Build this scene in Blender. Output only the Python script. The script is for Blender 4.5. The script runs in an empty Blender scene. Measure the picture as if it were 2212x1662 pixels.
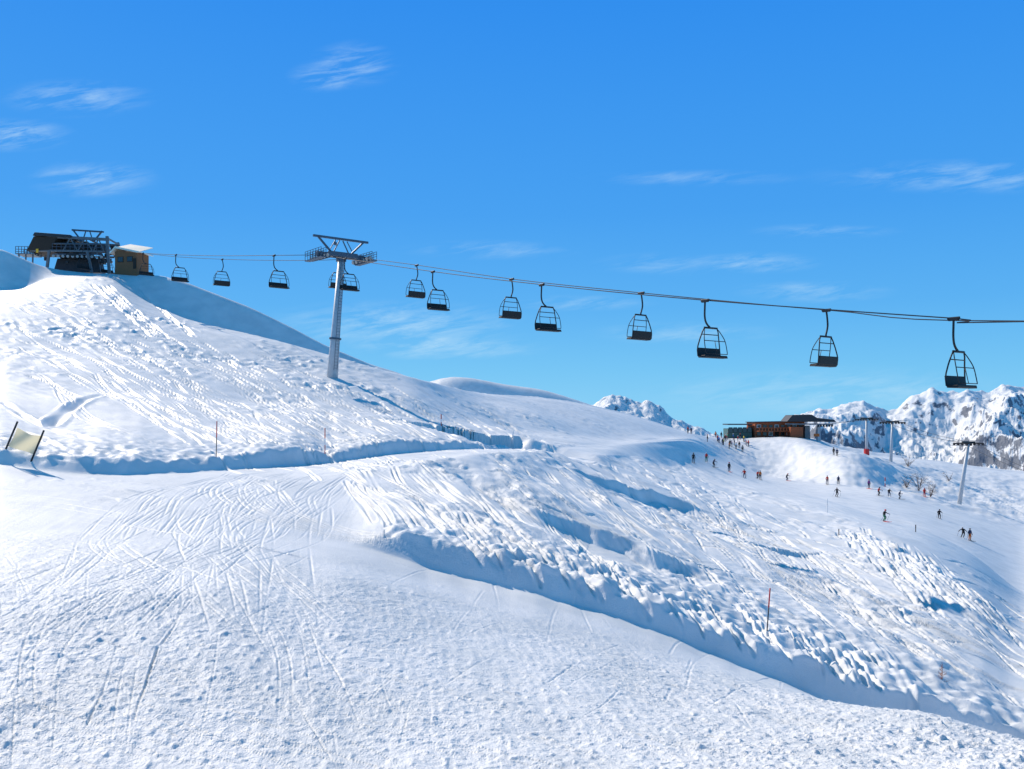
import bpy, math, random
import numpy as np
from mathutils import Vector, Matrix
random.seed(4); rng=np.random.default_rng(7)
S=bpy.context.scene; COL=S.collection
F=1916.0; CX=1106.0; HY=900.0; EZ=40.0
SUN_AZ=(-0.70,0.714); SUN_EL=38
# ------------------------------------------------------------ helpers
def P(px,py,d): return Vector(((px-CX)/F*d, d, EZ+(HY-py)/F*d))
def mat(name,col,rough=0.6,metal=0.0,bump=0.0,scale=8.0,var=0.15,spec=0.4):
    m=bpy.data.materials.new(name); m.use_nodes=True; n=m.node_tree.nodes; l=m.node_tree.links
    b=n['Principled BSDF']; b.inputs['Roughness'].default_value=rough; b.inputs['Metallic'].default_value=metal
    b.inputs['Specular IOR Level'].default_value=spec
    tc=n.new('ShaderNodeTexCoord'); nz=n.new('ShaderNodeTexNoise'); nz.inputs['Scale'].default_value=scale; nz.inputs['Detail'].default_value=4
    l.new(tc.outputs['Object'],nz.inputs['Vector'])
    mx=n.new('ShaderNodeMix'); mx.data_type='RGBA'
    c=Vector(col)
    mx.inputs[6].default_value=(*(c*(1-var)),1); mx.inputs[7].default_value=(*(c*(1+var)),1)
    l.new(nz.outputs['Fac'],mx.inputs[0]); l.new(mx.outputs[2],b.inputs['Base Color'])
    if bump>0:
        bp=n.new('ShaderNodeBump'); bp.inputs['Strength'].default_value=bump; bp.inputs['Distance'].default_value=0.03
        l.new(nz.outputs['Fac'],bp.inputs['Height']); l.new(bp.outputs['Normal'],b.inputs['Normal'])
    return m
def wood_mat(name,col,freq=6.0,axis='Z'):
    m=mat(name,col,0.8,0,0.3,6,0.35); n=m.node_tree.nodes; l=m.node_tree.links
    mx=[k for k in n if k.bl_idname=='ShaderNodeMix'][0]
    tc=[k for k in n if k.bl_idname=='ShaderNodeTexCoord'][0]
    wv=n.new('ShaderNodeTexWave'); wv.bands_direction=axis; wv.inputs['Scale'].default_value=freq; wv.inputs['Distortion'].default_value=0.6
    l.new(tc.outputs['Object'],wv.inputs['Vector'])
    nz=[k for k in n if k.bl_idname=='ShaderNodeTexNoise'][0]
    mm=n.new('ShaderNodeMath'); mm.operation='MULTIPLY'; l.new(wv.outputs['Fac'],mm.inputs[0]); l.new(nz.outputs['Fac'],mm.inputs[1])
    ma=n.new('ShaderNodeMath'); ma.operation='MULTIPLY'; ma.inputs[1].default_value=1.6; l.new(mm.outputs[0],ma.inputs[0])
    l.new(ma.outputs[0],mx.inputs[0]); return m
class MB:
    def __init__(s): s.v=[]; s.f=[]
    def add(s,vs,fs):
        o=len(s.v); s.v+= [tuple(v) for v in vs]; s.f+=[tuple(i+o for i in f) for f in fs]; return s
    def box(s,c,size,rot=None,taper=1.0):
        c=Vector(c); h=Vector(size)/2; vs=[]
        for z in (-1,1):
            t=taper if z>0 else 1
            for x,y in ((-1,-1),(1,-1),(1,1),(-1,1)):
                v=Vector((x*h.x*t,y*h.y*t,z*h.z))
                if rot is not None: v=rot@v
                vs.append(c+v)
        return s.add(vs,[(3,2,1,0),(4,5,6,7),(0,1,5,4),(1,2,6,5),(2,3,7,6),(3,0,4,7)])
    def tube(s,pts,r,n=8,caps=True):
        pts=[Vector(p) for p in pts]; k=len(pts)
        rs=r if isinstance(r,(list,tuple)) else [r]*k
        vs=[]; up=None
        for i,p in enumerate(pts):
            a=pts[max(i-1,0)]; b=pts[min(i+1,k-1)]; d=(b-a).normalized()
            if up is None:
                up=Vector((0,0,1)) if abs(d.z)<.9 else Vector((1,0,0))
            x=d.cross(up).normalized(); y=x.cross(d).normalized(); up=y
            for j in range(n):
                t=2*math.pi*j/n; vs.append(p+(x*math.cos(t)+y*math.sin(t))*rs[i])
        fs=[]
        for i in range(k-1):
            for j in range(n):
                fs.append((i*n+j,i*n+(j+1)%n,(i+1)*n+(j+1)%n,(i+1)*n+j))
        if caps: fs+= [tuple(range(n-1,-1,-1)),tuple((k-1)*n+j for j in range(n))]
        return s.add(vs,fs)
    def beam(s,a,b,w,h):
        a=Vector(a);b=Vector(b);d=(b-a); L=d.length; q=d.to_track_quat('X','Z').to_matrix()
        return s.box((a+b)/2,(L,w,h),q)
    def disc(s,c,axis,r,t,n=18):
        a=Vector(axis).normalized()*t/2; c=Vector(c); return s.tube([c-a,c+a],r,n)
    def prism(s,poly,y0,y1):
        n=len(poly); vs=[(x,y0,z) for x,z in poly]+[(x,y1,z) for x,z in poly]
        fs=[tuple(range(n)),tuple(range(2*n-1,n-1,-1))]+[(i,i+n,(i+1)%n+n,(i+1)%n) for i in range(n)]
        return s.add(vs,fs)
    def build(s,name,m,parent=None,smooth=False,bevel=0.0):
        me=bpy.data.meshes.new(name); me.from_pydata(s.v,[],s.f); me.materials.append(m)
        if smooth:
            for p in me.polygons: p.use_smooth = len(p.vertices)<=4
        me.update(); o=bpy.data.objects.new(name,me); COL.objects.link(o)
        if parent: o.parent=parent
        if bevel>0:
            b=o.modifiers.new('bev','BEVEL'); b.width=bevel; b.segments=2; b.limit_method='ANGLE'
        return o
def tag(o,label,cat,group=None):
    o['label']=label; o['category']=cat
    if group: o['group']=group
    return o
def thing(name,label,cat,loc,rotz=0,group=None):
    o=bpy.data.objects.new(name,None); COL.objects.link(o); o.location=loc; o.rotation_euler=(0,0,rotz)
    o.empty_display_size=.3
    return tag(o,label,cat,group)
def copy_tree(o,parent=None):
    c=o.copy(); COL.objects.link(c); c.parent=parent
    for ch in list(o.children): copy_tree(ch,c)
    return c
# ------------------------------------------------------------ numpy noise
G=rng.normal(size=(512,512,2)); G/=np.linalg.norm(G,axis=2,keepdims=True)
def perlin(x,y,seed=0):
    x=x+seed*37.17; y=y+seed*91.73
    xi=np.floor(x).astype(int); yi=np.floor(y).astype(int); xf=x-xi; yf=y-yi
    u=xf*xf*xf*(xf*(xf*6-15)+10); v=yf*yf*yf*(yf*(yf*6-15)+10)
    def g(a,b):
        gr=G[(xi+a)%512,(yi+b)%512]; return gr[...,0]*(xf-a)+gr[...,1]*(yf-b)
    return 1.5*((g(0,0)*(1-u)+g(1,0)*u)*(1-v)+(g(0,1)*(1-u)+g(1,1)*u)*v)
def blur(a,s,axis):
    if s<=0: return a
    r=int(3*s)+1; k=np.exp(-0.5*(np.arange(-r,r+1)/s)**2); k/=k.sum()
    pw=[(0,0)]*a.ndim; pw[axis]=(r,r); b=np.pad(a,pw,mode='edge'); out=np.zeros_like(a)
    n=a.shape[axis]
    for i,w in enumerate(k):
        sl=[slice(None)]*a.ndim; sl[axis]=slice(i,i+n); out+=w*b[tuple(sl)]
    return out
# ------------------------------------------------------------ terrain curves (col, row, depth)
K=[None]*18
K[3]=[(0,1290,20),(500,1270,22),(750,1275,24),(1000,1320,25.5),(1300,1400,25),(1500,1462,24),(1660,1495,23),(1800,1518,21.5),(2000,1537,20),(2212,1606,17.5)]
K[4]=[(0,1150,28),(500,1150,30),(760,1176,31),(800,1186,30.9),(850,1202,30.8),(1000,1248,30.2),(1150,1284,29.7),(1300,1326,29.5),(1500,1398,28.9),(1660,1458,28.9),(1800,1530,28.7),(2000,1592,28.7),(2212,1680,28.7)]
K[5]=[(0,1146,28.4),(500,1146,30.4),(760,1172,31.4),(800,1162,31.5),(850,1146,31.5),(1000,1184,30.9),(1150,1224,30.4),(1300,1268,30.1),(1500,1340,29.5),(1660,1400,29.5),(1800,1450,29.4),(2000,1500,29.5),(2212,1582,29.5)]
K[6]=[(0,1050,36),(250,1060,37),(500,1050,40),(700,1035,43),(850,1010,46),(1000,982,52),(1150,975,64),(1290,983,88),(1400,992,120),(1480,1006,152),(1560,1034,150),(1640,1060,132),(1790,1110,100),(1900,1145,84),(2000,1180,74),(2100,1236,66),(2212,1340,55)]
K[7]=[(0,1003,40),(150,1024,41),(250,1028,42),(400,1022,45),(500,1015,48),(700,1003,55),(850,981,62),(1000,971,70),(1150,967,82),(1290,967,105),(1400,955,140),(1500,947,175),(1560,990,190),(1640,1040,165),(1800,1085,140),(1900,1120,128),(2000,1145,122),(2100,1195,112),(2212,1290,95)]
K[8]=[(0,968,40.7),(100,984,41.6),(180,990,42.2),(250,992,42.9),(400,999,45.8),(500,987,48.9),(580,967,51.8),(630,966,53.2),(700,984,55.8),(800,957,60.3),(850,951,63),(1000,955,71.1),(1150,961,83),(1290,965,107),(1400,952,145),(1500,945,182),(1560,985,200),(1640,1026,200),(1700,1036,192),(1800,1046,180),(1900,1058,172),(2000,1084,170),(2100,1108,170),(2212,1143,165)]
K[9]=[(0,850,62),(250,850,70),(500,870,76),(718,868,84),(900,905,86),(1000,915,95),(1150,935,110),(1290,948,130),(1400,947,155),(1500,943,195),(1560,984,219),(1640,1028,219.5),(1700,1036,217),(1740,1042,202),(1800,1049,188),(1860,1051,185),(1900,1050,190),(2000,1060,195),(2100,1085,195),(2212,1110,190)]
K[10]=[(0,740,82),(250,740,92),(500,780,95),(718,820,97),(900,855,97),(1000,875,108),(1150,890,135),(1290,905,155),(1400,925,175),(1500,941,205),(1560,966,222),(1600,956,223),(1650,944,224),(1700,940,222),(1740,946,217),(1770,975,205),(1800,984,192),(1830,978,190.5),(1870,984,189.5),(1920,1015,200),(2000,1035,225),(2212,1070,225)]
K[11]=[(0,648,105),(120,640,112),(165,600,126),(250,603,127),(300,645,124),(400,688,118),(500,712,114),(600,734,110),(700,762,107),(800,792,105),(900,817,107),(940,827,112),(1000,842,125),(1050,849,142),(1150,852,165),(1250,864,185),(1350,886,200),(1400,903,205),(1500,939,215),(1560,947,245),(1700,943,245),(1770,947,245),(1810,970,250),(1900,988,270),(2000,988,270),(2100,1003,270),(2212,1015,270)]
K[12]=[(0,628,119),(60,622,121),(90,604,126),(165,597,130),(240,600,131),(300,650,129),(400,696,129),(500,724,130),(600,748,131),(700,776,132),(800,802,134),(900,826,138),(1000,865,150),(1150,885,185),(1400,930,220),(1560,947,265),(1770,947,265),(1810,980,275),(2212,1025,285)]
K[13]=[(0,533,125),(50,556,128),(85,572,132),(120,580,136),(200,590,139),(300,589,137),(350,590,136),(400,604,135.5),(540,659,135.3),(640,710,134.6),(700,743,134.2),(800,784,135.2),(870,806,138),(900,825,141),(1000,870,165),(1150,890,200),(1400,935,240),(1560,950,280),(1770,952,280),(2212,1030,300)]
K[14]=[(0,900,200),(800,930,250),(900,905,308),(1250,905,308),(1500,960,300),(1700,1000,320),(2212,1060,330)]
K[15]=[(0,880,400),(800,870,340),(900,830,326),(930,819,324),(965,806,321),(1010,809,319),(1100,828,319),(1170,835,319),(1250,862,319),(1300,880,330),(1400,915,350),(1500,940,380),(1560,960,400),(1700,985,400),(1900,1000,400),(2212,1022,400)]
pxs=np.arange(-1500,3702,2.0)
D=[];Z=[]
jit=6*perlin(pxs/190,0*pxs,201)+4*perlin(pxs/60,0*pxs,207); ramp=np.clip((pxs-800)/120,0,1)
for k in range(18):
    if k==0: d=np.full_like(pxs,1.5); z=np.full_like(pxs,-1.75)
    elif k==1: d=np.full_like(pxs,6.0); z=np.full_like(pxs,-3.7)
    elif k==2: d=np.full_like(pxs,13.5); z=np.full_like(pxs,-5.45)
    elif k==16: d=np.full_like(pxs,700.); z=np.full_like(pxs,-90.)
    elif k==17: d=np.full_like(pxs,12000.); z=np.full_like(pxs,-500.)
    else:
        a=np.array(K[k],float); Y=np.interp(pxs,a[:,0],a[:,1]); d=np.interp(pxs,a[:,0],a[:,2])
        sg=6 if k in(8,12,13) else 13
        Y=blur(Y,sg,0); d=blur(d,sg,0)
        if k in(4,5): Y=Y+jit*ramp
        if k==8: Y=Y+(4.*perlin(pxs/80,0*pxs,205)+2.5*perlin(pxs/30,0*pxs,208))*np.clip((1250-pxs)/200,0,1)
        z=(HY-Y)/F*d
    if k>0: d=np.maximum(d,D[-1]+0.3)
    D.append(d); Z.append(z)
D=np.array(D);Z=np.array(Z)
cols=np.concatenate([np.linspace(-1450,-70,36)[:-1],np.linspace(-70,2280,1240),np.linspace(2280,3650,36)[1:]])
def gs(a,b,n): return np.geomspace(a,b,n,endpoint=False)
rows=np.concatenate([gs(1.5,9.5,30),gs(9.5,12.5,50),gs(12.5,46,640),gs(46,135,420),gs(135,330,190),gs(330,12000,50),[12000]])
NC=len(cols);NR=len(rows)
Dc=np.array([np.interp(cols,pxs,D[k]) for k in range(18)]); Zc=np.array([np.interp(cols,pxs,Z[k]) for k in range(18)])
sharp=np.zeros((NR,NC)); KC=np.zeros((NR,NC))
for j in range(NC):
    sharp[:,j]=np.interp(rows,Dc[:,j],Zc[:,j]); KC[:,j]=np.interp(rows,Dc[:,j],np.arange(18))
soft=blur(sharp,9,0); soft[:130]=sharp[:130]; sharp=blur(sharp,1.4,0)
RD=rows[:,None]*np.ones((1,NC)); PXg=np.ones((NR,1))*cols[None,:]
def near(k,w):
    return np.exp(-((RD-Dc[k][None,:])/w)**2)
m=np.clip(near(4,1.8)+near(5,1.8)+near(7,1.8)+near(8,2.)+near(12,5)+near(11,3)*0.6+near(13,5)+near(14,15)+near(15,15),0,1)
base=sharp*m+soft*(1-m); base=blur(base,1.3,1)
X=(PXg-CX)/F*RD; Yw=RD
def rtab(pts):
    out=np.zeros((18,NC))
    for k in range(18):
        a=pts.get(k,[(0,0.4)]); a=np.array(a,float); out[k]=np.interp(cols,a[:,0],a[:,1])
    R=np.zeros((NR,NC))
    for j in range(NC): R[:,j]=np.interp(KC[:,j],np.arange(18)+0.0,out[:,j])
    return R
R=rtab({0:[(0,.6)],1:[(0,.7)],2:[(0,.85),(1000,.95),(2212,1.2)],3:[(0,.6),(700,.7),(1000,.6),(1700,.9),(2212,1.1)],
 4:[(0,.35),(700,.12),(1000,.06),(1500,.08),(2000,.5)],5:[(0,.35),(700,.3),(850,.6),(2212,.7)],6:[(0,.3),(700,.3),(900,.9),(1100,.7),(1300,.45),(1480,.15),(1700,.3),(2212,.8)],
 7:[(0,.06),(2212,.06)],8:[(0,.45),(1200,.3),(1500,.08),(1700,.08)],9:[(0,.10),(300,.12),(600,.6),(900,.8),(1200,.4),(1500,.2),(1700,.4)],10:[(0,.9),(300,1.),(700,1.1),(1100,.5),(1500,.2),(1700,.5)],
 11:[(0,.3),(200,.6),(700,.6),(1500,.2)],12:[(0,.06),(300,.04)],13:[(0,.2),(150,.1),(500,.04)],14:[(0,.2)],15:[(0,.15)],16:[(0,.5)],17:[(0,.5)]})
R=np.where((KC>5.12)&(KC<5.9)&(PXg>880),np.maximum(R,.7),R)
R=np.where((KC>3)&(KC<4),R*np.clip(1.15-(KC-3)*1.1*(PXg>650),.1,1),R)
cell=RD*0.0011+0.015
def att(w): return np.clip((w/cell-2.0)/3.0,0,1)
pn=1.1*perlin(X/9,Yw/9,3)+0.6*perlin(X/3.5,Yw/3.5,4)
patch=np.clip(np.where(KC<4.5,.85+.35*pn,.5+1.15*pn),0.1,1.5)
h=np.zeros_like(base)
for i,(w,a) in enumerate([(2.6,.06),(1.2,.034),(.6,.026),(.32,.023),(.18,.026),(.11,.022)]):
    n=perlin(X/w,Yw/w,10+i)
    c=np.maximum(n,-0.15)
    h+=a*c*att(w)*(R*patch if w<2 else R)
n=perlin(X/.33,Yw/.33,31); h+=0.05*np.clip(n-.42,0,1)*2*R*att(.33)*patch
n=perlin(X/.17,Yw/.17,33); h+=0.05*np.clip(n-.34,0,1)*2*R*att(.17)*patch
n=perlin(X/.9,Yw/.9,32); h+=0.20*np.clip(n-.38,0,1)*2*R*att(.9)*patch*np.clip((KC-3)/3,.25,1)
def streak(dx,dy,wc,wl,seed,warp=1.2):
    L=math.hypot(dx,dy);dx/=L;dy/=L
    a=X*dx+Yw*dy; c=-X*dy+Yw*dx
    c=c+warp*perlin(X/14,Yw/14,seed+50)*2
    return perlin(c/wc,a/wl,seed)
def sst(x,a,b): t=np.clip((x-a)/(b-a),0,1); return t*t*(3-2*t)
hill=sst(KC,8.2,8.8)*(1-sst(KC,11.0,11.6))*(1-sst(PXg,1250,1500))
h+=hill*(R+.1)*(.09*streak(54,-46,.7,7,1,2.)*att(.7)*patch+.10*streak(50,-30,1.6,9,2,3.)*patch+.12*streak(60,-46,4.5,22,3)+.14*perlin(X/1.1,Yw/1.1,77)*patch)
face=sst(KC,5.0,5.2)*(1-sst(KC,5.9,6.1))*sst(PXg,750,900)
h+=face*(.06*streak(20,-50,.5,7,4)*att(.5)*patch+.16*streak(14,-46,1.3,10,5,2.5)*patch+.5*streak(26,-50,3.8,18,6,2.)+.10*perlin(X/1.0,Yw/1.0,78)*patch)*sst(KC,5.0,5.3)
fg=(1-sst(KC,5.6,6.3))*(1-face)
h+=fg*(.010*streak(3,-20,.20,4,7,.5)*att(.20)+.03*streak(5,-20,.9,9,8,2.))*np.clip(R*1.3,.1,1)
far=sst(KC,7.8,8.2)*sst(PXg,1450,1600)*(1-sst(KC,14,15))
h+=far*(.5*perlin(X/9,Yw/9,41)+.35*perlin(X/3.5,Yw/3.5,42)+.2*perlin(X/1.5,Yw/1.5,43)+.4*np.abs(streak(5,-20,1.6,8,44))*sst(KC,8.5,9.2)*(1-sst(KC,9.8,10.3)))*np.clip(1-near(11,25)*.8,0,1)
h+=.35*perlin(X/16,Yw/16,60)*sst(RD,20,60)*np.clip(1-near(6,6)-near(7,8)-near(4,4)-near(8,4),0,1)*(1-sst(KC,10.6,11))
lump=(np.exp(-((KC-8)/.2)**2)*(PXg<1250)+1.5*np.exp(-((KC-5.02)/.10)**2)*(PXg>830))
h+=lump*(.13*perlin(X/1.3,Yw/1.3,70)+.11*perlin(X/.5,Yw/.5,71)*att(.5))
h+=(KC>15)*(RD>330)*30*perlin(X/400,Yw/400,80)*sst(KC,15.3,16)
Zg=base+h
def zcol(px): return int(np.clip(np.searchsorted(cols,px),1,NC-1))
def vis(px,py):
    j=zcol(px); r=HY-Zg[:,j]/rows*F
    k=np.nonzero(r[35:]<=py)[0]
    return (35+int(k[0]) if len(k) else NR-60),j
def near_pt(px,py):
    i,j=vis(px,py); return float(rows[i])
# soft steps in the slope whose low side faces down the hill
def scarp(pix,a,w,side=(.6,-1.0)):
    pts=[((q[0]-CX)/F*near_pt(*q),near_pt(*q)) for q in pix]
    q_=smooth_poly(pts,24); p=q_[::2]
    i0=int(np.searchsorted(rows,max(2,p[:,1].min()-4*w)));i1=int(np.searchsorted(rows,p[:,1].max()+4*w))
    Xs=X[i0:i1];Ys=Yw[i0:i1]; b=np.full(Xs.shape,1e9); s_=np.zeros(Xs.shape); al=np.zeros(Xs.shape)
    wv=.5*w*perlin(Xs/(w*1.1),Ys/(w*1.1),int(a*100)+5)+.12*w*perlin(Xs/(w*.3),Ys/(w*.3),int(a*100)+6)
    N=len(p)-1
    for k in range(N):
        ax,ay=p[k];bx,by=p[k+1];dx,dy=bx-ax,by-ay;L=math.hypot(dx,dy);dx/=L;dy/=L
        t=(Xs-ax)*dx+(Ys-ay)*dy; tc_=np.clip(t,0,L); ex=Xs-ax-tc_*dx;ey=Ys-ay-tc_*dy; dd=np.hypot(ex,ey)
        nx_,ny_=-dy,dx
        if nx_*side[0]+ny_*side[1]<0: nx_,ny_=-nx_,-ny_
        s=(Xs-ax)*nx_+(Ys-ay)*ny_
        mk=dd<b; b=np.where(mk,dd,b); s_=np.where(mk,np.sign(s)*dd,s_); al=np.where(mk,(k+tc_/L)/N,al)
    s=s_+wv*.5; e=np.clip(np.minimum(al,1-al)*2.6,0,1); e=e*e*(3-2*e)
    u=np.clip(s/(a*1.25),0,1); fall=u*u*(3-2*u); lip=.18*np.exp(-(s/(w*.45))**2)
    prof=lip-fall*np.exp(-np.clip(s-a*1.25,0,99)**2/(w*w*3.2))
    Zg[i0:i1]+=a*e*prof*np.exp(-(b/(3.2*w))**4)
def smooth_poly(pts,n):
    pts=np.array(pts,float); t=np.zeros(len(pts)); t[1:]=np.cumsum(np.hypot(*np.diff(pts,axis=0).T)); 
    tt=np.linspace(0,t[-1],n); p=np.stack([np.interp(tt,t,pts[:,0]),np.interp(tt,t,pts[:,1])],1)
    return blur(p,n/12,0)
scarp([(1200,995),(1330,1045),(1450,1075),(1600,1125)],.75,3.6)
scarp([(1100,1085),(1280,1140),(1400,1190),(1600,1262)],.7,3.0)
scarp([(1480,1130),(1680,1195),(1820,1265),(2000,1340)],.65,3.0)
scarp([(1820,1140),(1970,1205),(2110,1290),(2260,1410)],1.3,4.5)
scarp([(1030,905),(1090,935),(1150,955),(1220,966)],1.6,5.5)
scarp([(930,1005),(1010,1045),(1070,1090),(1120,1140)],.5,1.8)
groove=np.zeros_like(Zg); berm=np.zeros_like(Zg)
du=(cols[600]-cols[599])/F
def stamp(x,y,w,dep,bm):
    pxx=x/y*F+CX
    if pxx<-60 or pxx>2270 or y<10 or y>300: return
    j=zcol(pxx); i=int(np.searchsorted(rows,y)); 
    dr=rows[min(i+1,NR-1)]-rows[i-1]
    ri=int(2.6*w/(dr/2))+1; rj=int(2.6*w/(y*du))+1
    i0=max(i-ri,0);i1=min(i+ri+1,NR);j0=max(j-rj,0);j1=min(j+rj+1,NC)
    r2=((X[i0:i1,j0:j1]-x)**2+(Yw[i0:i1,j0:j1]-y)**2)/w**2
    g=dep*np.exp(-r2); b=bm*np.exp(-((np.sqrt(r2)-1.7)/.6)**2)
    groove[i0:i1,j0:j1]=np.maximum(groove[i0:i1,j0:j1],g)
    berm[i0:i1,j0:j1]=np.maximum(berm[i0:i1,j0:j1],b)
def track(pix,w=.04,dep=.09,pair=True,bm=.03,wig=0.0):
    wp=[]
    for q in pix:
        d=near_pt(*q); wp.append(((q[0]-CX)/F*d,d))
    if max(w_[1] for w_ in wp)>2.6*min(w_[1] for w_ in wp): return
    L=sum(math.hypot(wp[i+1][0]-wp[i][0],wp[i+1][1]-wp[i][1]) for i in range(len(wp)-1))
    n=int(min(650,max(14,L/max(.06,wp[0][1]*.0022)))); p=smooth_poly(wp,n)
    ph=random.random()*6; t01=np.linspace(0,1,n)
    if wig: p[:,0]+=wig*np.sin(np.linspace(0,L/7,n)+ph)
    t=np.gradient(p,axis=0); t/=np.linalg.norm(t,axis=1,keepdims=True)+1e-9
    env=np.clip(np.minimum(t01,1-t01)*9,0,1)*(.6+.4*np.sin(t01*L*.9+ph))
    for s in ((-.12,.12) if pair else (0,)):
        for q,tt,e in zip(p,t,env):
            ww=max(w,q[1]*.0014)
            stamp(q[0]-tt[1]*s,q[1]+tt[0]*s,ww,dep*e*(1+q[1]*.006),bm*e)
U=random.uniform
for i in range(150):
    s=U(0,1); e=U(0,1); xb=U(-350,1000); j_=lambda k:U(-k,k)
    pts=[(xb,1690),(xb*.72+80+j_(130),1400),(180+s*470+j_(90),1160+j_(20)),(300+s*420+j_(50),1068+j_(10)),(520+s*260,1024+j_(8)),(760+e*60,1003)]
    a_=random.choice([0,0,0,1,1,2]); b_=random.choice([3,4,5,6]); 
    track(pts[a_:max(b_,a_+3)],w=U(.015,.023),dep=U(.016,.042),pair=U(0,1)<.35,bm=.007,wig=U(0,.1))
for i in range(24):
    s=U(0,1); track([(U(480,640),1020+12*s),(420+200*s+U(-20,20),1060),(470+190*s,1110),(620+240*s,1150+20*s),(850+200*s,1200+45*s)][:random.choice([4,5,5])],w=.035,dep=U(.02,.06),pair=U(0,1)<.5,bm=.015)
for i in range(60):
    x=U(-100,1900); y=U(1180,1560); a=U(-160,80); track([(x,y),(x+a*.5+U(-20,20),y+30),(x+a,y+70),(x+a*1.3,y+100)],w=U(.014,.02),dep=U(.012,.03),pair=False,bm=.007)
for i in range(130):
    x=U(100,1900); y=U(1420,1660); k=U(.4,1); track([(x-U(200,400)*k,y-90*k),(x,y),(x+U(150,260)*k,y+60*k)],w=.016,dep=U(.012,.034),pair=U(0,1)<.3,bm=.007)
track([(255,1390),(240,1440),(225,1490),(205,1530),(180,1582)],w=.026,dep=.08,pair=False,bm=.02)
track([(345,1390),(325,1450),(312,1490),(300,1520),(282,1580)],w=.026,dep=.09,pair=False,bm=.02)
track([(395,1290),(385,1340),(345,1400)],w=.03,dep=.08,pair=False)
track([(230,1130),(400,1155),(560,1185),(700,1215)],w=.07,dep=.09,pair=False,bm=.03)
for i in range(22):   # lines along the groomed road, from the bend down to the right
    o=i*7; track([(480+o*.5,1120+o*.6),(700,1190+o*.75),(900,1226+o),(1100,1284+o),(1300,1346+o*.9),(1500,1416+o*.6),(1650,1472+o*.3)],w=.03,dep=U(.008,.024),pair=False,bm=.006)
for i in range(12):
    o=i*2.2; track([(-40,1052+o*3),(150,1040+o*2),(420,1030+o),(700,1008+o*.8),(880,985+o*.6),(1050,974+o*.2),(1250,969+o*.1)],w=.05,dep=U(.015,.03),pair=False,bm=.01)
for i in range(16):
    o=i*11; track([(-60,1070+o),(120,1075+o),(300,1105+o)],w=.04,dep=U(.012,.035),pair=False,bm=.008)
for i in range(66):
    x=U(860,1500); y=U(990,1070); k=U(.6,1.5)
    track([(x,y),(x+70*k+U(-20,20),y+60*k),(x+160*k,y+125*k+U(-30,30)),(x+250*k,y+190*k+U(-30,30))],w=U(.045,.09),dep=U(.05,.18),pair=U(0,1)<.6,bm=.04,wig=U(0,.4))
for i in range(70):
    x=U(1300,1950); y=1005+(x-1300)*.25+U(0,170); k=U(.7,1.5)
    track([(x,y),(x+120*k,y+60+U(-15,15)),(x+260*k,y+130+U(-30,30)),(x+420*k,y+220+U(-30,30))],w=U(.05,.11),dep=U(.05,.2),pair=U(0,1)<.6,bm=.045,wig=U(0,.5))
for i in range(44):   # cuts running down over the ploughed edge
    x=U(860,2000); y=np.interp(x,[850,1000,1300,1660,2000],[1150,1190,1272,1404,1502]); k=U(.5,1.4); track([(x-60*k,y-75*k),(x-20*k,y-25*k),(x+10,y+12),(x+26*k,y+46)],w=U(.05,.12),dep=U(.08,.26),pair=False,bm=.06)
for i in range(40):
    x=U(1800,2010); y=1130+max(0,x-1850)*.35+U(0,25); k=U(.4,1.1); track([(x,y),(x+60*k,y+55*k+U(-6,6)),(x+150*k,y+130*k+U(-12,12)),(x+250*k,y+220*k)],w=U(.08,.14),dep=U(.08,.26),pair=False,bm=.07,wig=U(0,.25))
for i in range(14):
    s=i/13; track([(740+s*110,1040+16*s+U(-8,8)),(780+s*140,1080+U(-8,8)),(820+s*200+U(-10,10),1135+s*24)],w=U(.06,.11),dep=U(.08,.2),pair=False,bm=.07)
for i in range(130):
    x=U(0,740); y=630+max(0,(x-150))*.27+U(15,200); k=U(.25,1.2); sl=U(-18,18)
    track([(x,y),(x+90*k,y+45*k+sl*.3+U(-8,8)),(x+200*k,y+100*k+sl+U(-12,12)),(x+330*k,y+170*k+sl)],w=U(.05,.11),dep=U(.04,.17),pair=U(0,1)<.5,bm=.05,wig=U(0,1.2))
for i in range(18):
    x=U(730,1050); y=805+(x-730)*.16+U(0,40); track([(x,y),(x+60,y+40),(x+130,y+80+U(-6,6)),(x+190,y+112)],w=.13,dep=U(.1,.22),pair=U(0,1)<.6,bm=.06)
for i in range(9):
    x=U(170,290); track([(x,612),(x+30,640),(x+75,680),(x+140,735)],w=.18,dep=.26,pair=False,bm=.10)
track([(225,852),(190,860),(160,872),(120,895),(95,918)],w=.34,dep=.28,pair=False,bm=.12)
track([(0,865),(50,890),(120,925),(240,965),(300,978)],w=.24,dep=.2,pair=False,bm=.08)
track([(0,915),(90,945),(170,985)],w=.2,dep=.16,pair=False,bm=.06)
track([(200,800),(225,840),(300,880),(420,940)],w=.12,dep=.10,pair=True)
for i in range(40):
    x=U(1500,2100); y=1010+(x-1500)*.22+U(0,40); track([(x,y),(x+60,y+22),(x+150,y+50)],w=.2,dep=.05,pair=False,bm=.02)
def dent(px,py,a,rx,ry):
    global Zg
    d=near_pt(px,py); x=(px-CX)/F*d
    Zg=Zg+a*np.exp(-((X-x)/rx)**2-((Yw-d)/ry)**2)
dent(1010,1010,-.4,1.5,4); dent(150,900,-.4,4,6); dent(1180,1080,.4,1.6,3.5); dent(1150,905,.8,5,8); dent(1640,1240,.4,2,4)
Zg=Zg-groove+berm*np.clip(1-groove*12,0,1)
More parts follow.
